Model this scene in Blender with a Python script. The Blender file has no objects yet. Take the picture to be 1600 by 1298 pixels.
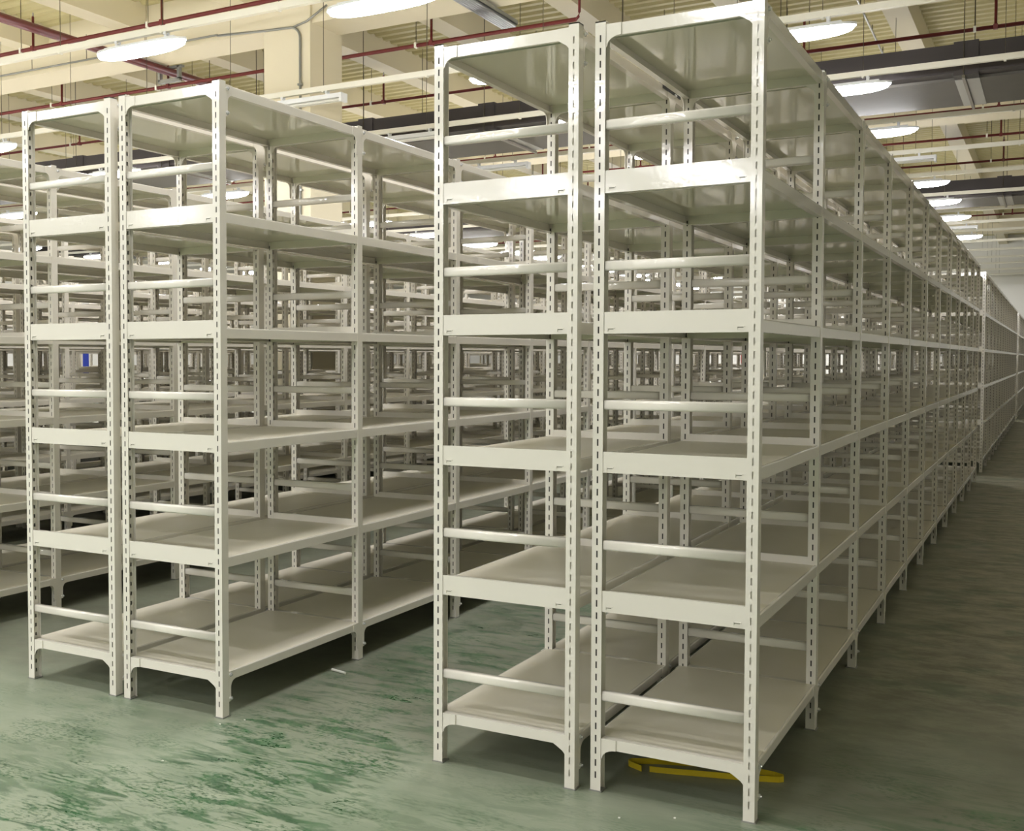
import bpy, math, random
from math import pi, sin, cos
from mathutils import Vector, Matrix
random.seed(7)
S = bpy.context.scene
COL = S.collection

# ------------------------------------------------------------------ camera
F, CX, CY = 1741.5, 617.2, 626.9
YAW, PITCH = 0.5352, 0.0385
cd = bpy.data.cameras.new('camera')
cam = bpy.data.objects.new('camera', cd)
COL.objects.link(cam)
cd.sensor_fit = 'HORIZONTAL'
cd.sensor_width = 36.0
cd.lens = F / 1600 * 36.0
cd.shift_x = (800 - CX) / 1600
cd.shift_y = (CY - 649) / 1600
cd.clip_end = 200
cam.location = (1.8656, -3.4132, 1.4213)
cam.rotation_euler = (pi / 2 - PITCH, 0, YAW)
S.camera = cam

# ------------------------------------------------------------------ world, exposure
w = bpy.data.worlds.new('world'); S.world = w; w.use_nodes = True
w.node_tree.nodes['Background'].inputs[0].default_value = (0.8, 0.8, 0.75, 1)
w.node_tree.nodes['Background'].inputs[1].default_value = 0.3
S.view_settings.view_transform = 'Standard'
S.view_settings.look = 'None'
S.view_settings.gamma = 1.0
S.view_settings.use_curve_mapping = False
S.view_settings.exposure = 0.0
LAMP_STRENGTH = 62.0

# ------------------------------------------------------------------ materials
def srgb(r, g, b):
    f = lambda c: (c / 255 / 12.92) if c / 255 <= 0.04045 else ((c / 255 + 0.055) / 1.055) ** 2.4
    return (f(r), f(g), f(b), 1.0)

def mat(name, col, rough=0.5, metal=0.0, bump=0.0, bscale=200.0, var=0.0, vscale=3.0, emit=0.0, spec=0.5):
    m = bpy.data.materials.new(name); m.use_nodes = True
    nt = m.node_tree; N = nt.nodes; L = nt.links
    b = N['Principled BSDF']
    b.inputs['Base Color'].default_value = col
    b.inputs['Roughness'].default_value = rough
    b.inputs['Metallic'].default_value = metal
    b.inputs['Specular IOR Level'].default_value = spec
    tc = N.new('ShaderNodeTexCoord')
    if var:
        n = N.new('ShaderNodeTexNoise'); n.inputs['Scale'].default_value = vscale; n.inputs['Detail'].default_value = 3
        L.new(tc.outputs['Object'], n.inputs['Vector'])
        mx = N.new('ShaderNodeMixRGB'); mx.inputs[1].default_value = col
        mx.inputs[2].default_value = tuple(c * (1 - var) for c in col[:3]) + (1,)
        L.new(n.outputs['Fac'], mx.inputs[0]); L.new(mx.outputs[0], b.inputs['Base Color'])
    if bump:
        n2 = N.new('ShaderNodeTexNoise'); n2.inputs['Scale'].default_value = bscale; n2.inputs['Detail'].default_value = 1
        L.new(tc.outputs['Object'], n2.inputs['Vector'])
        bp = N.new('ShaderNodeBump'); bp.inputs['Strength'].default_value = bump; bp.inputs['Distance'].default_value = 0.001
        L.new(n2.outputs['Fac'], bp.inputs['Height']); L.new(bp.outputs[0], b.inputs['Normal'])
    if emit:
        b.inputs['Emission Color'].default_value = (0.99, 0.975, 1.0, 1)
        b.inputs['Emission Strength'].default_value = emit
    return m

M = {}
M['paint'] = mat('cream_powder_coat', srgb(230, 225, 213), 0.09, bump=0.16, bscale=60, var=0.03, spec=0.85)
M['deck'] = mat('cream_shelf_paint', srgb(224, 217, 197), 0.17, spec=0.8)
def dusty_top(m, under, top):
    nt = m.node_tree; N = nt.nodes; L = nt.links
    g = N.new('ShaderNodeNewGeometry'); sp = N.new('ShaderNodeSeparateXYZ'); L.new(g.outputs['Normal'], sp.inputs[0])
    mr = N.new('ShaderNodeMapRange'); mr.inputs['From Min'].default_value = 0.4; mr.inputs['From Max'].default_value = 0.8
    mr.inputs['To Min'].default_value = under; mr.inputs['To Max'].default_value = top
    L.new(sp.outputs[2], mr.inputs['Value']); L.new(mr.outputs[0], N['Principled BSDF'].inputs['Roughness'])
    n = N.new('ShaderNodeTexNoise'); n.inputs['Scale'].default_value = 2.2; n.inputs['Detail'].default_value = 4
    d = N.new('ShaderNodeMixRGB'); d.inputs[1].default_value = srgb(230, 224, 208); d.inputs[2].default_value = srgb(214, 207, 187)
    L.new(n.outputs['Fac'], d.inputs[0])
    k = N.new('ShaderNodeMapRange'); k.inputs['From Min'].default_value = 0.4; k.inputs['From Max'].default_value = 0.8
    L.new(sp.outputs[2], k.inputs['Value'])
    c = N.new('ShaderNodeMixRGB'); c.inputs[1].default_value = srgb(212, 212, 190); L.new(k.outputs[0], c.inputs[0]); L.new(d.outputs[0], c.inputs[2])
    L.new(c.outputs[0], N['Principled BSDF'].inputs['Base Color'])
dusty_top(M['deck'], 0.06, 0.42)      # a film of dust lies on the upper side of every shelf
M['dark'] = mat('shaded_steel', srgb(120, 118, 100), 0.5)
M['slot_shade'] = mat('dark_slot_shade', srgb(62, 60, 54), 0.6)  # dark colour standing in for the shade inside the upright slots
M['bolt'] = mat('zinc_bolt', srgb(225, 225, 224), 0.2, metal=0.5)
M['foot'] = mat('galvanised_foot', srgb(150, 150, 145), 0.4, metal=0.5)
M['concrete'] = mat('cream_concrete_paint', srgb(226, 218, 192), 0.6, bump=0.1, bscale=30, var=0.05, vscale=1.2)
M['ceiling'] = mat('cream_deck_paint', srgb(200, 192, 148), 0.55, var=0.06, vscale=1.5)
M['wall'] = mat('white_wall_paint', srgb(232, 231, 224), 0.7, var=0.03, vscale=0.8)
M['red'] = mat('sprinkler_red', srgb(112, 40, 38), 0.4, var=0.1, vscale=5)
M['black'] = mat('black_duct_wrap', srgb(58, 53, 53), 0.6, bump=0.5, bscale=25, var=0.2, vscale=3)
M['duct'] = mat('grey_duct_foil', srgb(96, 93, 86), 0.6, bump=0.6, bscale=18, var=0.2, vscale=4)
M['trunk'] = mat('white_trunking', srgb(226, 224, 210), 0.4)
M['rod'] = mat('threaded_rod', srgb(110, 105, 92), 0.4, metal=0.6)
M['conduit'] = mat('grey_conduit', srgb(150, 152, 148), 0.35, metal=0.5)
M['lamp'] = mat('lit_diffuser', (1, 1, 1, 1), 0.4, emit=LAMP_STRENGTH)
M['housing'] = mat('lamp_housing', srgb(225, 228, 230), 0.35)
M['yellow'] = mat('yellow_band', srgb(205, 180, 30), 0.4)
M['blue'] = mat('blue_panel', srgb(30, 55, 160), 0.5)
M['redbox'] = mat('red_box', srgb(190, 40, 30), 0.5)
M['white'] = mat('white_bits', srgb(235, 235, 225), 0.5)
M['gap'] = mat('black_gap', srgb(30, 30, 28), 0.5)  # colour of the thin strip that stands for a gap

def floor_mat():
    m = bpy.data.materials.new('dusty_green_epoxy'); m.use_nodes = True
    nt = m.node_tree; N = nt.nodes; L = nt.links; b = N['Principled BSDF']
    tc = N.new('ShaderNodeTexCoord')
    def noise(scale, detail, vec, rough=0.6, dist=0.0):
        n = N.new('ShaderNodeTexNoise'); n.inputs['Scale'].default_value = scale; n.inputs['Detail'].default_value = detail
        n.inputs['Roughness'].default_value = rough; n.inputs['Distortion'].default_value = dist
        L.new(vec, n.inputs['Vector']); return n.outputs['Fac']
    def mapping(rot, sc, loc=(0, 0, 0)):
        mp = N.new('ShaderNodeMapping'); mp.inputs['Rotation'].default_value = (0, 0, rot); mp.inputs['Scale'].default_value = sc
        mp.inputs['Location'].default_value = loc
        L.new(tc.outputs['Object'], mp.inputs['Vector']); return mp.outputs[0]
    def ramp(fac, a, bb, c0=0.0, c1=1.0):
        r = N.new('ShaderNodeMapRange'); r.interpolation_type = 'SMOOTHSTEP'
        r.inputs['From Min'].default_value = a; r.inputs['From Max'].default_value = bb
        r.inputs['To Min'].default_value = c0; r.inputs['To Max'].default_value = c1
        L.new(fac, r.inputs['Value']); return r.outputs[0]
    def math(op, a, bb, clamp=False):
        n = N.new('ShaderNodeMath'); n.operation = op; n.use_clamp = clamp
        for i, v in enumerate((a, bb)):
            if isinstance(v, (int, float)): n.inputs[i].default_value = v
            else: L.new(v, n.inputs[i])
        return n.outputs[0]
    def mix(f, a, bb):
        n = N.new('ShaderNodeMixRGB')
        if isinstance(f, float): n.inputs[0].default_value = f
        else: L.new(f, n.inputs[0])
        for i, v in ((1, a), (2, bb)):
            if isinstance(v, tuple): n.inputs[i].default_value = v
            else: L.new(v, n.inputs[i])
        return n.outputs[0]
    obj = tc.outputs['Object']
    sep = N.new('ShaderNodeSeparateXYZ'); L.new(obj, sep.inputs[0])
    X, Y = sep.outputs[0], sep.outputs[1]
    # swept and scuffed streaks where the dust is rubbed off down to the green coat
    st1 = noise(3.2, 6, mapping(0.35, (1.0, 4.2, 1)), 0.62, 0.8)
    st2 = noise(5.5, 6, mapping(-0.55, (1.0, 3.6, 1), (3, 1, 0)), 0.66, 1.2)
    big = noise(0.8, 3, obj, 0.5)
    tread = noise(42, 2, mapping(0.3, (1, 2.2, 1)), 0.5)
    s1 = ramp(st1, 0.49, 0.60)
    s2 = ramp(st2, 0.51, 0.62)
    # traffic: the open floor in front of the rows and the aisle between them are scuffed, the strip beside the right row is dusty
    Ys = math('SUBTRACT', Y, ramp(X, 0.85, 1.3, 0.0, 0.9))
    front = ramp(math('ADD', Ys, math('MULTIPLY', noise(1.1, 3, obj), 1.6)), 1.1, -0.1)
    aisle = math('MULTIPLY', ramp(X, -1.05, -0.75), ramp(X, 0.05, -0.2))
    traffic = math('ADD', math('MULTIPLY', front, 1.0), math('MULTIPLY', aisle, 0.8), True)
    traffic = math('ADD', math('MULTIPLY', traffic, 0.85), 0.15)
    bigm = math('ADD', ramp(big, 0.36, 0.5, 0.0, 0.7), math('MULTIPLY', aisle, 0.5), True)
    sc = math('MAXIMUM', s1, math('MULTIPLY', s2, 0.8))
    sc = math('MULTIPLY', math('MULTIPLY', sc, bigm), traffic, True)
    # tread prints: little ribbed marks inside the scuffed patches
    pr = math('MULTIPLY', ramp(tread, 0.5, 0.58), ramp(noise(3.2, 4, mapping(0, (1, 1.6, 1), (5, 5, 0))), 0.47, 0.56))
    pr = math('MULTIPLY', math('MULTIPLY', pr, traffic), 0.55)
    # curved ribbed sole prints
    wv = N.new('ShaderNodeTexWave'); wv.wave_type = 'RINGS'; wv.inputs['Scale'].default_value = 14; wv.inputs['Distortion'].default_value = 2.5
    wv.inputs['Detail'].default_value = 1; wv.inputs['Detail Scale'].default_value = 2
    vo = N.new('ShaderNodeTexVoronoi'); vo.inputs['Scale'].default_value = 3.2
    L.new(mapping(0.4, (1, 2.0, 1)), vo.inputs['Vector'])
    loc = N.new('ShaderNodeVectorMath'); loc.operation = 'SUBTRACT'; L.new(obj, loc.inputs[0]); L.new(vo.outputs['Position'], loc.inputs[1])
    L.new(loc.outputs[0], wv.inputs['Vector'])
    sole = math('MULTIPLY', ramp(wv.outputs['Fac'], 0.55, 0.75), ramp(vo.outputs['Distance'], 0.32, 0.2))
    sole = math('MULTIPLY', math('MULTIPLY', sole, ramp(noise(1.6, 2, mapping(0, (1, 1, 1), (9, 2, 0))), 0.44, 0.52)), front)
    g = math('ADD', math('ADD', math('MULTIPLY', sc, 0.8), pr), math('MULTIPLY', sole, 0.7), True)
    dust = mix(ramp(noise(2.0, 5, mapping(0.2, (1, 2.5, 1)), 0.6), 0.35, 0.7), srgb(138, 151, 128), srgb(158, 167, 145))
    # grey film of dust under and beside the rows
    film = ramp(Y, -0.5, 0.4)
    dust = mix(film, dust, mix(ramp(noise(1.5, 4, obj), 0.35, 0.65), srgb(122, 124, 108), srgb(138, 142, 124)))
    green = mix(ramp(noise(9, 4, obj), 0.3, 0.7), srgb(40, 80, 50), srgb(68, 110, 72))
    colr = mix(g, dust, green)
    right = math('MULTIPLY', ramp(X, 0.8, 1.4), ramp(math('ADD', Ys, math('MULTIPLY', noise(1.6, 6, obj, 0.65), 2.2)), 0.8, 2.4))
    fine = noise(5.0, 9, mapping(0.5, (1, 1.8, 1), (2, 7, 0)), 0.72)
    brown = mix(ramp(fine, 0.36, 0.66), srgb(122, 120, 104), srgb(178, 176, 158))
    brown = mix(ramp(noise(2.6, 6, mapping(0.1, (1, 1.6, 1), (1, 4, 0)), 0.68), 0.50, 0.64, 0.0, 0.75), brown, srgb(88, 112, 90))
    colr = mix(math('MULTIPLY', right, 0.85), colr, brown)
    L.new(colr, b.inputs['Base Color'])
    rg = ramp(noise(2.5, 5, obj, 0.6), 0.3, 0.7, 0.34, 0.5)
    L.new(math('SUBTRACT', rg, math('MULTIPLY', g, 0.1)), b.inputs['Roughness'])
    bp = N.new('ShaderNodeBump'); bp.inputs['Strength'].default_value = 0.12; bp.inputs['Distance'].default_value = 0.004
    L.new(noise(6, 5, obj), bp.inputs['Height']); L.new(bp.outputs[0], b.inputs['Normal'])
    return m
M['floor'] = floor_mat()

# ------------------------------------------------------------------ mesh helpers
class MB:
    def __init__(s): s.v = []; s.f = []; s.mi = []; s.mats = []; s.sm = []
    def mat(s, m):
        if m not in s.mats: s.mats.append(m)
        return s.mats.index(m)
    def quad(s, pts, m='paint', smooth=False):
        n = len(s.v); s.v += [tuple(p) for p in pts]; s.f.append(tuple(range(n, n + len(pts)))); s.mi.append(s.mat(m)); s.sm.append(smooth)
    def box(s, x0, y0, z0, x1, y1, z1, m='paint'):
        n = len(s.v)
        s.v += [(x0, y0, z0), (x1, y0, z0), (x1, y1, z0), (x0, y1, z0), (x0, y0, z1), (x1, y0, z1), (x1, y1, z1), (x0, y1, z1)]
        for q in ((0, 3, 2, 1), (4, 5, 6, 7), (0, 1, 5, 4), (1, 2, 6, 5), (2, 3, 7, 6), (3, 0, 4, 7)):
            s.f.append(tuple(n + i for i in q)); s.mi.append(s.mat(m)); s.sm.append(False)
    def prism(s, poly, axis, a, b, m='paint', smooth=False):
        # poly: 2-D outline; axis 'x','y','z' = extrusion axis
        def P(u, v, t):
            return {'x': (t, u, v), 'y': (u, t, v), 'z': (u, v, t)}[axis]
        n = len(s.v); k = len(poly)
        s.v += [P(u, v, a) for u, v in poly] + [P(u, v, b) for u, v in poly]
        s.f.append(tuple(range(n, n + k))); s.f.append(tuple(range(n + 2 * k - 1, n + k - 1, -1)))
        s.mi += [s.mat(m)] * 2; s.sm += [False] * 2
        for i in range(k):
            j = (i + 1) % k
            s.f.append((n + i, n + k + i, n + k + j, n + j)); s.mi.append(s.mat(m)); s.sm.append(smooth)
    def tube(s, pts, r, seg=10, m='paint'):
        pts = [Vector(p) for p in pts]; rings = []
        up = Vector((0, 0, 1))
        for i, p in enumerate(pts):
            d = (pts[min(i + 1, len(pts) - 1)] - pts[max(i - 1, 0)]).normalized()
            a = d.cross(up)
            if a.length < 0.05: a = d.cross(Vector((1, 0, 0)))
            a.normalize(); b = d.cross(a).normalized()
            n = len(s.v)
            s.v += [tuple(p + (a * cos(2 * pi * k / seg) + b * sin(2 * pi * k / seg)) * r) for k in range(seg)]
            rings.append(n)
        for q, t in zip(rings, rings[1:]):
            for k in range(seg):
                j = (k + 1) % seg
                s.f.append((q + k, q + j, t + j, t + k)); s.mi.append(s.mat(m)); s.sm.append(True)
        for q in (rings[0], rings[-1]):
            s.f.append(tuple(range(q, q + seg))); s.mi.append(s.mat(m)); s.sm.append(False)
    def add(s, o, dx=0, dy=0, dz=0):
        n = len(s.v); s.v += [(x + dx, y + dy, z + dz) for x, y, z in o.v]
        mm = [s.mat(k) for k in o.mats]
        s.f += [tuple(n + i for i in f) for f in o.f]; s.mi += [mm[i] for i in o.mi]; s.sm += o.sm
    def mesh(s, name, fix=True):
        me = bpy.data.meshes.new(name); me.from_pydata(s.v, [], s.f)
        for k in s.mats: me.materials.append(M[k])
        me.polygons.foreach_set('material_index', s.mi); me.polygons.foreach_set('use_smooth', s.sm)
        me.update()
        return me
    def build(s, name, parent=None, loc=(0, 0, 0)):
        return link(name, s.mesh(name), parent, loc)

def link(name, me, parent=None, loc=(0, 0, 0), rz=0):
    o = bpy.data.objects.new(name, me); COL.objects.link(o)
    if parent is not None: o.parent = parent
    o.location = loc
    if rz: o.rotation_euler = (0, 0, rz)
    return o

def tag(o, label=None, cat=None, group=None, kind=None):
    if label: o['label'] = label
    if cat: o['category'] = cat
    if group: o['group'] = group
    if kind: o['kind'] = kind
    return o

def empty(name, loc=(0, 0, 0)):
    o = bpy.data.objects.new(name, None); COL.objects.link(o); o.location = loc; o.empty_display_size = 0.1
    return o

# ------------------------------------------------------------------ the room
XL, XR, YB, YF, ZC = -27.0, 6.5, -21.0, 46.0, 6.195
def struct(name, mb, parent=None):
    o = mb.build(name, parent)
    o['kind'] = 'structure'
    return o
b = MB(); b.box(XL, YB, -0.2, XR, YF, 0, 'floor'); struct('floor', b)
b = MB(); b.box(XL, YF, 0, XR, YF + 0.2, 6.5, 'wall'); struct('wall_far', b)
b = MB(); b.box(XL - 0.2, YB, 0, XL, YF, 6.5, 'wall'); struct('wall_left', b)
b = MB(); b.box(XR, YB, 0, XR + 0.2, YF, 6.5, 'wall'); struct('wall_right', b)
b = MB(); b.box(XL, YB - 0.2, 0, XR, YB, 6.5, 'wall'); struct('wall_near', b)

# corrugated steel deck, ribs running across the rows
cl = MB()
pitch = 0.222; y = YB; prof = []
while y < YF - 0.01:
    for dy, dz in ((0, 0.045), (0.05, 0.045), (0.095, 0.0), (0.18, 0.0)):
        if y + dy < YF: prof.append((y + dy, ZC + dz))
    y += pitch
prof.append((YF, ZC + 0.045))
for (ya, za), (yb, zb) in zip(prof, prof[1:]):
    cl.quad([(XL, ya, za), (XR, ya, za), (XR, yb, zb), (XL, yb, zb)], 'ceiling')
cl.box(XL, YB, ZC + 0.1, XR, YF, ZC + 0.3, 'ceiling')
ceil = struct('ceiling', cl)
def up(s, x=None, y=None, z=None):   # heights read against the column set the scale of what hangs above
    return (1.8656 + (x - 1.8656) * s) if x is not None else ((-3.4132 + (y + 3.4132) * s) if y is not None else 1.4213 + (z - 1.4213) * s)
for x in (-21.2, -19.6, -18.0, -16.4, -14.8, -13.2, -11.6, -10.05, -8.45, -6.92, -5.36, -3.92, -2.5, -1.06, 0.37, 1.8, 3.3, 4.8):
    x = up(1.237, x=x); j = MB(); j.box(x - 0.15, YB, 5.85, x + 0.15, YF, ZC + 0.03, 'concrete'); j.build('joist', ceil)
for y0, y1 in ((-12.3, -11.7), (-2.1, -1.5), (8.05, 8.66), (18.1, 18.75), (28.2, 28.8), (38.3, 38.9)):
    j = MB(); j.box(XL, y0, 5.56, XR, y1, ZC + 0.03, 'concrete'); j.build('girder', ceil)

# column with its conduit
col = empty('concrete_column', (-6.475, 8.36, 0))
tag(col, 'square cream concrete column rising behind the left shelving to the ceiling girder', 'column')
b = MB(); b.box(-0.355, -0.355, 0, 0.355, 0.355, 5.9, 'concrete'); b.build('shaft', col)
b = MB()
xc, yc = 0.215, -0.372
pts = [(xc, yc, 0.3), (xc, yc, 5.38)]
for i in range(1, 7):
    a = i / 6 * pi / 2
    pts.append((xc - 0.15 * (1 - cos(a)), yc, 5.38 + 0.15 * sin(a)))
pts += [(-0.37, yc, 5.55), (-1.1, yc, 5.60)]
b.tube(pts, 0.016, 8, 'conduit')
b.tube([(xc - 0.1, yc, 5.53), (xc + 0.1, yc, 5.57), (xc + 0.4, yc, 5.72)], 0.013, 8, 'conduit')
for z in (1.8, 3.5, 4.8):
    b.box(xc - 0.03, yc - 0.02, z, xc + 0.03, -0.35, z + 0.025, 'conduit')
o = b.build('conduit', col); o['label'] = 'grey steel conduit'

# ------------------------------------------------------------------ shelving parts
H, D, BAY, PW, PD = 2.5, 0.528, 0.993, 0.035, 0.040
TIES = [(0.300, 0.333), (0.797, 0.830), (1.255, 1.287), (1.703, 1.736), (2.155, 2.187)]
PLATES = [(0.596, 0.665), (1.051, 1.119), (1.501, 1.571), (1.952, 2.024)]
LOW, TOP = (0.143, 0.178), (2.450, 2.488)

def slotted(mb, P, wid, n, z0, pitch, sw, sh, off=0.0, m='paint', top=H):
    """a strip of sheet with a column of real slots; P(u, z) maps to 3-D"""
    c = wid / 2 + off
    def q(u0, u1, a, bb):
        mb.quad([P(u0, a), P(u1, a), P(u1, bb), P(u0, bb)], m)
    q(0, c - sw / 2, 0, top); q(c + sw / 2, wid, 0, top)
    z = 0.0
    for i in range(n):
        zc = z0 + i * pitch
        q(c - sw / 2, c + sw / 2, z, zc - sh / 2); z = zc + sh / 2
    q(c - sw / 2, c + sw / 2, z, top)

def upright_mb(inner=1, backed=False, detail=True):
    """open steel section; inner=+1: shelf side is +x"""
    mb = MB()
    ns = 60 if detail else 60
    slotted(mb, lambda u, z: (u, 0, z), PW, ns, 0.055, 0.0405, 0.0052, 0.022)
    mb.quad([(0, PD, 0), (PW, PD, 0), (PW, PD, H), (0, PD, H)])
    xi, xo = (PW, 0) if inner > 0 else (0, PW)
    xr = xi - inner * 0.013
    slotted(mb, lambda u, z: (xr, u, z), PD, 60, 0.035, 0.0405, 0.009, 0.016, 0.003)
    mb.quad([(xi, PD, 0), (xi, PD - 0.002, 0), (xi, PD - 0.002, H), (xi, PD, H)])
    mb.quad([(xi, PD - 0.002, 0), (xr, PD - 0.002, 0), (xr, PD - 0.002, H), (xi, PD - 0.002, H)])
    mb.quad([(xo, 0, 0), (xo, PD, 0), (xo, PD, H), (xo, 0, H)])
    # thickness seen at the top: rim
    t = 0.002
    mb.box(0, 0, H - 0.004, t, PD, H, 'paint'); mb.box(PW - t, 0, H - 0.004, PW, PD, H, 'paint'); mb.box(0, 0, H - 0.004, PW, t, H, 'paint')
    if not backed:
        mb.quad([(0.004, 0.003, 0.02), (PW - 0.004, 0.003, 0.02), (PW - 0.004, 0.003, H - 0.02), (0.004, 0.003, H - 0.02)], 'slot_shade')  # added dark sheet that paints the shade behind the slots
    else:
        mb.quad([(0.006, 0.005, 0.02), (PW - 0.006, 0.005, 0.02), (PW - 0.006, 0.005, H - 0.02), (0.006, 0.005, H - 0.02)])
    mb.box(-0.004, -0.003, 0, PW + 0.004, PD + 0.004, 0.004, 'foot')
    return mb

def tie_mb(z0, z1):
    mb = MB(); r = 0.008; y0 = 0.004; y1 = 0.026
    poly = [(y1, z0), (y1, z1)]
    for i in range(5):
        a = pi / 2 * i / 4; poly.append((y0 + r - r * sin(a), z1 - r + r * cos(a)))
    for i in range(5):
        a = pi / 2 * i / 4; poly.append((y0 + r - r * cos(a), z0 + r - r * sin(a)))
    mb.prism(poly, 'x', PW, D - PW, 'paint', True)
    return mb

def plate_mb(z0, z1):
    mb = MB()
    mb.box(PW - 0.001, 0.002, z0, D - PW + 0.001, 0.0065, z1)
    mb.box(PW, 0.0065, z0, D - PW, 0.020, z0 + 0.003)          # folded lower lip
    mb.box(PW, 0.0335, z0, D - PW, 0.038, z1 - 0.004)            # matching end fold of the next bay
    # hooked locking tabs near both ends
    for x in (PW + 0.012, D - PW - 0.036):
        mb.box(x, -0.0005, z0 + 0.016, x + 0.024, 0.003, z0 + 0.0185)
        mb.box(x if x < 0.2 else x, -0.0005, z0 + 0.008, x + 0.0025, 0.003, z0 + 0.0185)
        mb.box(x + 0.0025, 0.0012, z0 + 0.0135, x + 0.020, 0.0021, z0 + 0.0162, 'dark')  # dark strip painted as the shade beneath the tab
    return mb

def end_beam_mb(z0, z1):
    mb = MB()
    mb.box(PW, 0.006, z0, D - PW, 0.010, z1)
    mb.box(PW, 0.010, z1 - 0.003, D - PW, 0.036, z1)
    mb.box(PW, 0.010, z0, D - PW, 0.020, z0 + 0.003)
    return mb

def gusset_mb(z0, z1, right=False):
    """corner plate against the upright: flat front with a curved lower edge"""
    mb = MB()
    if right:
        wd, dr = 0.040, 0.026
        pts = [(0, z1), (wd, z1), (wd, z0), (wd - 0.006, z0 - 0.003), (0.009, z0 - 0.019), (0.003, z0 - dr), (0, z0 - dr - 0.004)]
    else:
        wd, dr = 0.050, 0.030
        pts = [(0, z1), (wd, z1), (wd, z0)]
        for i in range(1, 7):
            a = pi / 2 * i / 6
            pts.append((wd - (wd - 0.004) * sin(a), z0 - dr * (1 - cos(a))))
        pts.append((0, z0 - dr - 0.004))
    if right: pts = [(-u, v) for u, v in pts][::-1]
    mb.prism(pts, 'y', 0.002, 0.0058)
    return mb

def side_gusset_mb(z0, z1, top):
    """plates on the long side, left and right of an upright"""
    mb = MB(); wd = 0.040; dr = 0.085
    pts = [(0, z1), (wd, z1), (wd, z0)]
    for i in range(1, 7):
        a = pi / 2 * i / 6
        pts.append((wd - (wd - 0.012) * sin(a), z0 - 0.03 * (1 - cos(a))))
    pts += [(0.012, z0 - dr), (0, z0 - dr)]
    mb.prism(pts, 'x', 0, 0.0035)
    return mb

def shelf_mb(z0, z1, bay=BAY):
    """pressed tray: deck, long edge beams with inward returns, ribs under the deck"""
    mb = MB(); y0, y1 = PD, bay; t = 0.0025
    zt = z1
    mb.box(0.010, y0, zt - 0.005, D - 0.010, y1, zt - 0.0005, 'deck')
    mb.box(PW, y0 - PD / 2 + 0.002, zt - 0.005, D - PW, y0, zt - 0.0005, 'deck')
    mb.box(PW, y1, zt - 0.005, D - PW, y1 + PD / 2 - 0.002, zt - 0.0005, 'deck')
    for s in (0, 1):
        x0, x1 = (0.0015, 0.010) if not s else (D - 0.010, D - 0.0015)
        r = 0.004
        if not s:
            poly = [(x0, z0), (x1, z0), (x1, zt), (x0 + r, zt), (x0 + r * 0.3, zt - r * 0.3), (x0, zt - r)]
            mb.prism(poly, 'y', y0, y1); mb.box(x1, y0, z0, x1 + 0.014, y1, z0 + 0.003)
        else:
            poly = [(x0, z0), (x1, z0), (x1, zt - r), (x1 - r * 0.3, zt - r * 0.3), (x1 - r, zt), (x0, zt)]
            mb.prism(poly, 'y', y0, y1); mb.box(x0 - 0.014, y0, z0, x0, y1, z0 + 0.003)
    mb.box(0.024, y0, z0, D - 0.024, y0 + 0.003, zt - 0.005, 'deck')
    mb.box(0.024, y1 - 0.003, z0, D - 0.024, y1, zt - 0.005, 'deck')
    return mb

def bolt_mb():
    mb = MB()
    mb.prism([(0.008 * cos(k * pi / 3), 0.008 * sin(k * pi / 3)) for k in range(6)], 'x', 0, 0.006, 'bolt')
    mb.prism([(0.004 * cos(k * pi / 4), 0.004 * sin(k * pi / 4)) for k in range(8)], 'x', 0.006, 0.011, 'bolt')
    return mb

BL = {}
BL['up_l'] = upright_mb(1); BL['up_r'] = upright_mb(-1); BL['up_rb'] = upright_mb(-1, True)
BL['ties'] = [tie_mb(*z) for z in TIES]
BL['plates'] = [plate_mb(*z) for z in PLATES]
LEVELS = [LOW] + [(a, a + 0.040) for a, _ in PLATES] + [TOP]
BL['shelves'] = [shelf_mb(*z) for z in LEVELS]
BL['ends'] = [end_beam_mb(*LOW), end_beam_mb(*TOP)]
BL['guss'] = [(gusset_mb(*z), gusset_mb(*z, right=True)) for z in (LOW, TOP)]
def mirror_y(mb):
    o = MB(); o.v = [(x, -y, z) for x, y, z in mb.v]; o.f = [f[::-1] for f in mb.f]; o.mi = mb.mi[:]; o.mats = mb.mats[:]; o.sm = mb.sm[:]
    return o
BL['side'] = []
for z, tp in ((LOW, False), (TOP, True)):
    g = side_gusset_mb(*z, tp)
    BL['side'].append((g, mirror_y(g)))
BL['bolt'] = bolt_mb()
ME = {'up_l': BL['up_l'].mesh('upright'), 'up_r': BL['up_r'].mesh('upright'), 'up_rb': BL['up_rb'].mesh('upright'),
      'ties': [q.mesh('crossbar') for q in BL['ties']], 'plates': [q.mesh('end_plate') for q in BL['plates']],
      'shelves': [q.mesh('shelf') for q in BL['shelves']], 'ends': [q.mesh('end_beam') for q in BL['ends']],
      'guss': [(a.mesh('gusset'), c.mesh('gusset')) for a, c in BL['guss']],
      'side': [(a.mesh('side_gusset'), c.mesh('side_gusset')) for a, c in BL['side']],
      'bolt': BL['bolt'].mesh('bolt')}

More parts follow.
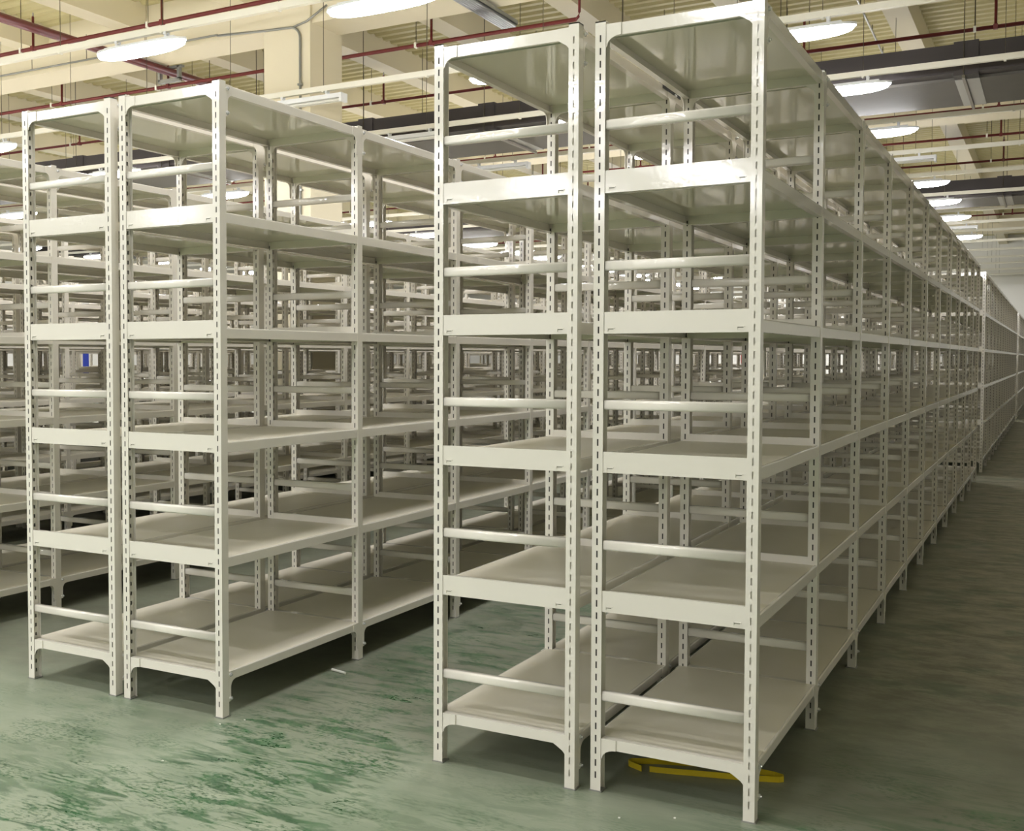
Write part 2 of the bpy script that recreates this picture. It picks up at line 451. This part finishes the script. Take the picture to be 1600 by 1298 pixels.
def full_run(x, y, n, label, group, backed=False, bolts=3):
    t = empty('shelving_run', (x, y, 0)); tag(t, label, 'shelving', group)
    for k in range(n + 1):
        yy = k * BAY
        for s in (0, 1):
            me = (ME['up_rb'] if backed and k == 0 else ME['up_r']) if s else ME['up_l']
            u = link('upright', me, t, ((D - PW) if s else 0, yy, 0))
            xf = (PW if s else -0.0115)
            for gi in (0, 1):                        # long-side gussets are welded beside each upright
                z0 = (LOW, TOP)[gi][0]
                sx = PW - 0.0030 if s else -0.0005
                if k < n: link('side_gusset', ME['side'][gi][0], u, (sx, PD, 0))
                if k > 0: link('side_gusset', ME['side'][gi][1], u, (sx, 0, 0))
                if k < bolts:
                    for zz in ((LOW, TOP)[gi][0] + 0.022, (LOW, TOP)[gi][0] - 0.072):
                        bo = link('bolt', ME['bolt'], u, (PW if s else 0, PD + 0.008, zz))
                        if not s: bo.rotation_euler = (0, 0, pi)
        for me in ME['ties']: link('crossbar', me, t, (0, yy, 0))
        for me in ME['plates']: link('end_plate', me, t, (0, yy, 0))
        for gi in (0, 1):
            e = link('end_beam', ME['ends'][gi], t, (0, yy, 0))
            link('gusset', ME['guss'][gi][0], e, (PW, 0, 0))
            link('gusset', ME['guss'][gi][1], e, (D - PW, 0, 0))
        if k < n:
            for me in ME['shelves']: link('shelf', me, t, (0, yy, 0))
    return t

_far = {}
def far_mesh(n):
    if n in _far: return _far[n]
    mb = MB()
    for k in range(n + 1):
        yy = k * BAY
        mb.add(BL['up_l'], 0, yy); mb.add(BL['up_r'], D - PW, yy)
        for q in BL['ties'] + BL['plates'] + BL['ends']: mb.add(q, 0, yy)
        for gi in (0, 1):
            mb.add(BL['guss'][gi][0], PW, yy); mb.add(BL['guss'][gi][1], D - PW, yy)
            for s in (0, 1):
                sx = (D - 0.003) if s else -0.0005
                if k < n: mb.add(BL['side'][gi][0], sx, yy + PD)
                if k > 0: mb.add(BL['side'][gi][1], sx, yy)
        if k < n:
            for q in BL['shelves']: mb.add(q, 0, yy)
    _far[n] = mb.mesh('shelving_run')
    return _far[n]
def far_run(x, y, n, label, group):
    return tag(link('shelving_run', far_mesh(n), None, (x, y, 0)), label, 'shelving', group)

P, GAP = 2.0406, 0.048
N1 = 11
r1 = full_run(0, 0, N1, 'cream steel shelving run, left half of the rightmost double row', 'shelving runs of the near block', True)
full_run(D + 0.044, 0.03, N1, 'cream steel shelving run, right half of the rightmost double row, along the dark aisle', 'shelving runs of the near block', True)
b = MB(); b.box(D, 0.885, 2.472, D + 0.0012, 1.12, 2.4845, 'gap'); o = b.build('gap_strip', r1); o['label'] = 'black tape strip'  # thin black strip on the beam, standing for a gap seen through
full_run(-P, -0.02, N1, 'cream steel shelving run at far left foreground, left half of the second double row', 'shelving runs of the near block')
full_run(-P + D + GAP, -0.02, N1, 'cream steel shelving run, right half of the second double row, beside the open green aisle', 'shelving runs of the near block')
full_run(-2 * P, 0, N1, 'cream steel shelving run, left half of the third double row cut by the left edge', 'shelving runs of the near block', bolts=0)
full_run(-2 * P + D + GAP, 0, N1, 'cream steel shelving run at the left edge, right half of the third double row', 'shelving runs of the near block', bolts=3)
ORD = ['rightmost', 'second', 'third', 'fourth', 'fifth', 'sixth', 'seventh', 'eighth', 'ninth', 'tenth', 'eleventh']
for k in range(3, 11):
    for h, nm in ((0, 'left'), (1, 'right')):
        far_run(-k * P + h * (D + GAP), 0, N1, 'cream shelving run seen through nearer racks, %s half of %s double row from right' % (nm, ORD[k]), 'shelving runs of the near block')
for k in range(0, 8):
    for h, nm in ((0, 'left'), (1, 'right')):
        lab = 'distant shelving run beyond the cross aisle, %s half, behind the %s double row' % (nm, ORD[k])
        far_run(-k * P + h * (D + 0.044), 12.2, 13, lab, 'shelving runs of the middle block')
for k in range(0, 2):
    for h, nm in ((0, 'left'), (1, 'right')):
        far_run(-k * P + h * (D + 0.044), 26.5, 14, 'farthest shelving run near the white end wall, %s half, behind the %s double row' % (nm, ORD[k]), 'shelving runs of the far block')

# ------------------------------------------------------------------ lamps
LX = [-0.86 - 2.73 * k for k in range(9)]
ROWS = [-5.95, -3.2, -0.55, 2.1, 4.65, 7.35, 9.8, 12.55, 15.1, 17.55, 20.15, 22.9, 25.3, 27.2, 30.0, 32.7, 35.4, 38.0, 40.8, 43.5]
BACK = [-8.6, -11.3, -14.2, -16.9]
UNLIT = {(2, 5), (2, 6), (2, 7), (0, 8), (0, 12)}
PL, PWD = 1.13, 0.20
def pod_meshes():
    d = MB(); nu, nv = 20, 8; g = []
    for i in range(nu + 1):
        u = -1 + 2 * i / nu
        u = math.copysign(abs(u) ** 0.7, u)
        hw = (PWD / 2) * (1 - abs(u) ** 3.2) ** 0.5 if abs(u) < 1 else 0.0
        hw = max(hw, 0.004)
        row = []
        for j in range(nv + 1):
            a = pi * j / nv
            row.append((u * PL / 2 + PL / 2, -cos(a) * hw, -sin(a) * 0.085 * (hw / (PWD / 2)) ** 0.8))
        g.append(row)
    for i in range(nu):
        for j in range(nv):
            d.quad([g[i][j], g[i][j + 1], g[i + 1][j + 1], g[i + 1][j]], 'lamp', True)
    h = MB()
    out = [(r[0][0], r[0][1]) for r in g] + [(r[-1][0], r[-1][1]) for r in g][::-1]
    out = [(PL / 2 + (x - PL / 2) * 1.01, y * 1.06) for x, y in out]
    h.prism(out, 'z', 0.0, 0.022, 'housing')
    h.box(0.12, -0.035, 0.022, PL - 0.12, 0.035, 0.05, 'housing')
    k = MB()
    for x in (0.25, PL - 0.25):
        k.box(x, -0.02, 0.05, x + 0.03, 0.02, 0.075, 'housing')
        k.box(x, -0.03, 0.075, x + 0.03, -0.022, 0.099, 'housing'); k.box(x, 0.022, 0.075, x + 0.03, 0.03, 0.099, 'housing')
    return d.mesh('diffuser'), h.mesh('housing'), k.mesh('bracket')
PM = pod_meshes()
ZL = 4.40
def batten_meshes():
    h = MB(); h.box(0, -0.06, 0.0, PL, 0.06, 0.05, 'housing'); h.box(0, -0.065, -0.05, 0.03, 0.065, 0.05, 'housing'); h.box(PL - 0.03, -0.065, -0.05, PL, 0.065, 0.05, 'housing')
    t = MB()
    for yy in (-0.032, 0.032): t.tube([(0.03, yy, -0.022), (PL - 0.03, yy, -0.022)], 0.013, 10, 'white')
    return h.mesh('housing'), t.mesh('tube')
BM = batten_meshes()
xw = ['above the dark right-hand edge of the rightmost double row', 'above the left edge of the open aisle', 'near the concrete column line', 'left of the concrete column line', 'far left of the column line']
rowword = ['first', 'second', 'third', 'fourth', 'fifth', 'sixth', 'seventh', 'eighth', 'ninth', 'tenth', 'eleventh', 'added twelfth', 'added thirteenth', 'added fourteenth', 'added fifteenth', 'added sixteenth', 'seventeenth', 'eighteenth']
for j, yy in enumerate(ROWS):
    for k, xx in enumerate(LX):
        if j > 13 and not 1 <= k <= 4: continue  # rows past the last visible one are added, unseen, to brighten the end wall
        if (k, j) in UNLIT:
            t = empty('batten_lamp', (xx, yy, ZL))
            where = {(2, 5): 'hanging just in front of the concrete column', (2, 6): 'right of the concrete column in front of the black duct',
                     (2, 7): 'hanging past the black duct behind the column', (0, 8): 'between the two black ducts over the right aisle', (0, 12): 'near the white end wall over the right aisle'}[(k, j)]
            tag(t, 'unlit white batten lamp ' + where, 'lamp', 'unlit batten lamps')
            link('housing', BM[0], t); link('tube', BM[1], t)
            link('bracket', PM[2], t, (0, 0, 0))
            continue
        t = empty('pod_lamp', (xx, yy, ZL))
        if j < 4:
            tag(t, 'lit oval lamp on the ceiling trunking behind the photographer', 'lamp', 'lamps behind the camera')
        elif k == 0:
            tag(t, 'glowing oval lamp over the rightmost double row of shelving, %s lamp row from front' % rowword[j - 4], 'lamp', 'lit oval ceiling lamps')
        else:
            tag(t, 'glowing oval lamp in the %s row from front and %s lamp line from right' % (rowword[j - 4], ORD[k] if k else 'first'), 'lamp', 'lit oval ceiling lamps')
        a = link('diffuser', PM[0], t)
        link('housing', PM[1], t); link('bracket', PM[2], t)

for yy in BACK:
    for k in range(6):
        t = empty('pod_lamp', (LX[k], yy, ZL))
        tag(t, 'lit oval lamp on the ceiling trunking behind the photographer', 'lamp', 'lamps behind the camera')
        link('diffuser', PM[0], t); link('housing', PM[1], t); link('bracket', PM[2], t)
# trunking rails that carry the lamps, with wire hangers
for j, yy in enumerate(ROWS):
    t = empty('lighting_trunking', (0, yy, 4.5))
    tag(t, 'white trunking rail carrying the %s row of lamps' % (rowword[j - 4] + ' overhead' if j >= 4 else 'lamps behind camera, %s' % ['rearmost', 'second rearmost', 'third rearmost', 'nearest'][j]), 'trunking', 'lamp trunking rails')
    b = MB(); b.box(XL + 0.2, -0.025, 0.0, 5.5, 0.025, 0.062, 'trunk'); b.build('rail', t)
    x = 1.35
    while x > -16:
        if j >= 3:
            b = MB(); b.tube([(x, 0, 0.035), (x, 0, ZC - 4.5)], 0.0035, 6, 'rod'); b.box(x - 0.012, -0.026, -0.012, x + 0.012, 0.026, 0.06, 'trunk'); b.build('hanger', t)
        x -= 1.365

# ------------------------------------------------------------------ sprinkler pipes
PIPES = [(4.40, XL + 1, 4.0, 0.024, 'first red sprinkler branch pipe, crossing above the nearest lamp at upper left'),
         (6.25, XL + 1, -1.95, 0.024, 'second red sprinkler branch pipe, behind the concrete column, turned up at its end'),
         (8.15, XL + 1, -3.2, 0.021, 'third red sprinkler branch pipe, just in front of the black duct at left'),
         (8.45, -0.45, 4.5, 0.024, 'red sprinkler branch pipe over the right aisle, just in front of the nearer black duct'),
         (12.2, XL + 1, 4.5, 0.022, 'red sprinkler branch pipe seen directly behind the nearer black duct'),
         (14.15, XL + 1, 4.5, 0.022, 'thin red sprinkler branch pipe between the two black ducts, the nearer one'),
         (16.4, XL + 1, 4.5, 0.022, 'thin red sprinkler branch pipe between the two black ducts, the farther one'),
         (23.8, XL + 1, 4.5, 0.022, 'distant red sprinkler branch pipe behind the farther black duct')]
for i, (yy, xa, xb, r, lab) in enumerate(PIPES):
    yy = up(1.276, y=yy); xa = max(up(1.276, x=xa), XL + 0.5); xb = min(up(1.276, x=xb), XR - 0.3); r *= 1.0; t = empty('sprinkler_pipe', (0, yy, 5.35)); tag(t, lab, 'pipe', 'red sprinkler branch pipes')
    b = MB()
    pts = [(xa, 0, 0), (xb, 0, 0)]
    b.tube(pts, r, 10, 'red')
    if i == 1:
        b.tube([(xb - 0.02, 0, 0), (xb, 0, 0.0), (xb + 0.03, 0, 0.03), (xb + 0.04, 0, 0.08), (xb + 0.04, 0, 0.75)], 0.016, 10, 'red')
    b.build('branch_pipe', t)
    xs = []
    x = {0: -1.85, 1: -3.45, 2: -5.15, 3: 1.32, 4: 1.2, 5: 1.15, 6: 1.1, 7: 1.0}[i]; x = up(1.276, x=x)
    off = 2.17
    while x > max(xa, -20):
        xs.append(x); x -= off
    for x in xs:
        b = MB(); b.tube([(x, 0, 0), (x, 0, 0.40)], 0.0165, 8, 'red'); b.tube([(x, 0, 0.40), (x, 0, 0.45)], 0.011, 8, 'bolt')
        b.box(x - 0.024, -0.03, -0.03, x + 0.024, 0.03, 0.03, 'red'); b.build('riser', t)
        b = MB(); b.tube([(x - 0.22, 0, 0.0), (x - 0.22, 0, ZC - 5.35)], 0.0045, 6, 'rod'); b.box(x - 0.235, -0.03, -0.03, x - 0.205, 0.03, 0.035, 'trunk'); b.build('hanger', t)
t = empty('main_sprinkler_pipe', (-9.06, 0, 5.49)); tag(t, 'thick red main sprinkler pipe running diagonally across the upper left corner', 'pipe')
b = MB(); b.tube([(0, YB + 0.5, 0), (0, 20.0, 0)], 0.058, 14, 'red'); b.build('main_pipe', t)
for yy in (1.0, 4.9, 9.6, 14.6):
    b = MB(); b.tube([(0, yy, 0.04), (0, yy, 0.72)], 0.006, 6, 'rod'); b.tube([(0, yy - 0.02, 0), (0, yy + 0.02, 0)], 0.063, 14, 'rod'); b.build('hanger', t)
br = MB()
for x0, x1, z0, z1 in ((-0.2, -0.16, -0.12, 0.07), (0.16, 0.2, -0.12, 0.07), (-0.2, 0.2, -0.15, -0.1), (-0.25, 0.25, 0.04, 0.07)):
    br.box(x0, 8.7, z0, x1, 8.76, z1, 'conduit')
o = br.build('bracket', t); o['label'] = 'grey steel bracket'

# ------------------------------------------------------------------ ducts
def duct(y0, y1, z0, z1, xa, xb, joints, lab):
    t = empty('air_duct', (0, y0, z0)); tag(t, lab, 'duct', 'black wrapped ventilation ducts')
    b = MB(); W = y1 - y0; Hh = z1 - z0
    b.box(xa, 0, 0.03, xb, W, Hh, 'black'); b.box(xa, 0.22, 0.0, xb, W - 0.02, 0.03, 'duct'); b.build('duct_body', t)
    for x in joints:
        b = MB(); b.box(x, -0.012, 0.0, x + 0.24, W + 0.01, Hh + 0.02, 'black'); b.box(x, 0.2, -0.006, x + 0.24, W - 0.02, 0.0, 'foot'); b.build('joint_sleeve', t)
    for x in [q + 0.1 for q in joints]:
        b = MB(); b.tube([(x, -0.03, -0.02), (x, -0.03, ZC - z0)], 0.005, 6, 'rod'); b.tube([(x, W + 0.03, -0.02), (x, W + 0.03, ZC - z0)], 0.005, 6, 'rod')
        b.box(x - 0.015, -0.05, -0.04, x + 0.015, W + 0.05, -0.01, 'rod'); b.build('hanger', t)
duct(10.1, 11.75, 4.46, 4.80, XL + 1, 5.5, [0.85 - 1.9 * i for i in range(8)], 'wide black wrapped ventilation duct with grey underside, the nearer one')
duct(20.36, 21.96, 4.46, 4.80, XL + 1, 5.5, [0.85 - 1.9 * i for i in range(6)], 'wide black wrapped ventilation duct with grey underside, the farther one')
# cable tray
t = empty('cable_tray', (-3.94, 4.0, 5.46)); tag(t, 'grey cable bundle tray running back from the second lamp at top centre', 'cable tray')
b = MB(); b.box(-0.115, 0, 0, -0.105, 5.1, 0.05, 'conduit'); b.box(0.105, 0, 0, 0.115, 5.1, 0.05, 'conduit'); b.box(-0.115, 0, 0, 0.115, 5.1, 0.004, 'conduit'); b.build('tray', t)
for i in range(6):
    b = MB(); b.tube([(-0.085 + i * 0.034, 0, -0.011), (-0.085 + i * 0.034, 5.1, -0.015)], 0.015, 8, 'conduit'); b.build('cable', t)
# thin conduits under the deck
for (p0, p1, lab) in (((-15, 7.96, 5.60), (-7.55, 7.96, 5.60), 'thin grey conduit running along the face of the nearest concrete girder'),):
    b = MB(); b.tube([p0, p1], 0.014, 8, 'conduit')
    for i in range(6): b.tube([(-14.3 + i * 1.1, 7.96, 5.60), (-14.3 + i * 1.1, 7.96, 5.95)], 0.005, 6, 'rod')
    tag(b.build('conduit_run'), lab, 'conduit')
b = MB(); b.tube([(-0.29, 11.0, 5.76), (-0.38, 15.6, 5.76)], 0.014, 8, 'conduit')
for i in range(4): b.tube([(-0.3 - i * 0.02, 11.5 + i * 1.2, 5.76), (-0.3 - i * 0.02, 11.5 + i * 1.2, 5.845)], 0.006, 6, 'rod')
tag(b.build('conduit_run'), 'thin grey conduit clipped under the joist above the right-hand lamps', 'conduit')

# ------------------------------------------------------------------ small things
def ribbon(pts, h, th, name, lab, cat):
    mb = MB()
    for (a, bb) in zip(pts, pts[1:]):
        dx, dy = bb[0] - a[0], bb[1] - a[1]; l = math.hypot(dx, dy); nx, ny = -dy / l * th / 2, dx / l * th / 2
        z = 0.001
        P4 = [(a[0] + nx, a[1] + ny), (bb[0] + nx, bb[1] + ny), (bb[0] - nx, bb[1] - ny), (a[0] - nx, a[1] - ny)]
        mb.prism(P4, 'z', z, z + h, 'yellow')
    return tag(mb.build(name), lab, cat)
loop = [(0.665, 0.275), (0.612, 0.300), (0.606, 0.312), (0.612, 0.330), (0.70, 0.375), (0.85, 0.43), (0.98, 0.455), (1.07, 0.452), (1.102, 0.44), (1.106, 0.425), (1.095, 0.412), (1.0, 0.375), (0.85, 0.33), (0.75, 0.30), (0.69, 0.285)]
ribbon(loop, 0.020, 0.0016, 'strapping_band', 'yellow plastic strapping band lying on the floor under the rightmost shelving', 'strap')
b = MB(); b.tube([(-0.945, 0.765, 0.006), (-0.86, 0.745, 0.006)], 0.006, 8, 'white')
tag(b.build('white_stick'), 'short white stick on the floor beside the second double row', 'litter')
b = MB()
for i in range(6):
    x, y = (random.uniform(0.5, 1.2), random.uniform(-0.2, 0.2)) if i < 3 else (random.uniform(-1.0, 1.5), random.uniform(-0.6, 0.6))
    b.box(x, y, 0, x + 0.006, y + 0.005, 0.003, 'white')
tag(b.build('floor_crumbs'), 'scattered tiny white crumbs on the dusty floor', 'litter', kind='stuff')
b = MB(); b.box(XL + 0.02, 18.55, 1.2, XL + 0.05, 19.9, 2.3, 'blue'); tag(b.build('blue_panel', None, (0, 4.5, -0.3)), 'small blue rectangular panel on the far left wall seen through the racks', 'panel')
b = MB(); b.box(-9.9, YF - 0.15, 1.2, -9.6, YF, 1.75, 'redbox'); tag(b.build('red_box'), 'small red box on the end wall seen through the racks', 'box')
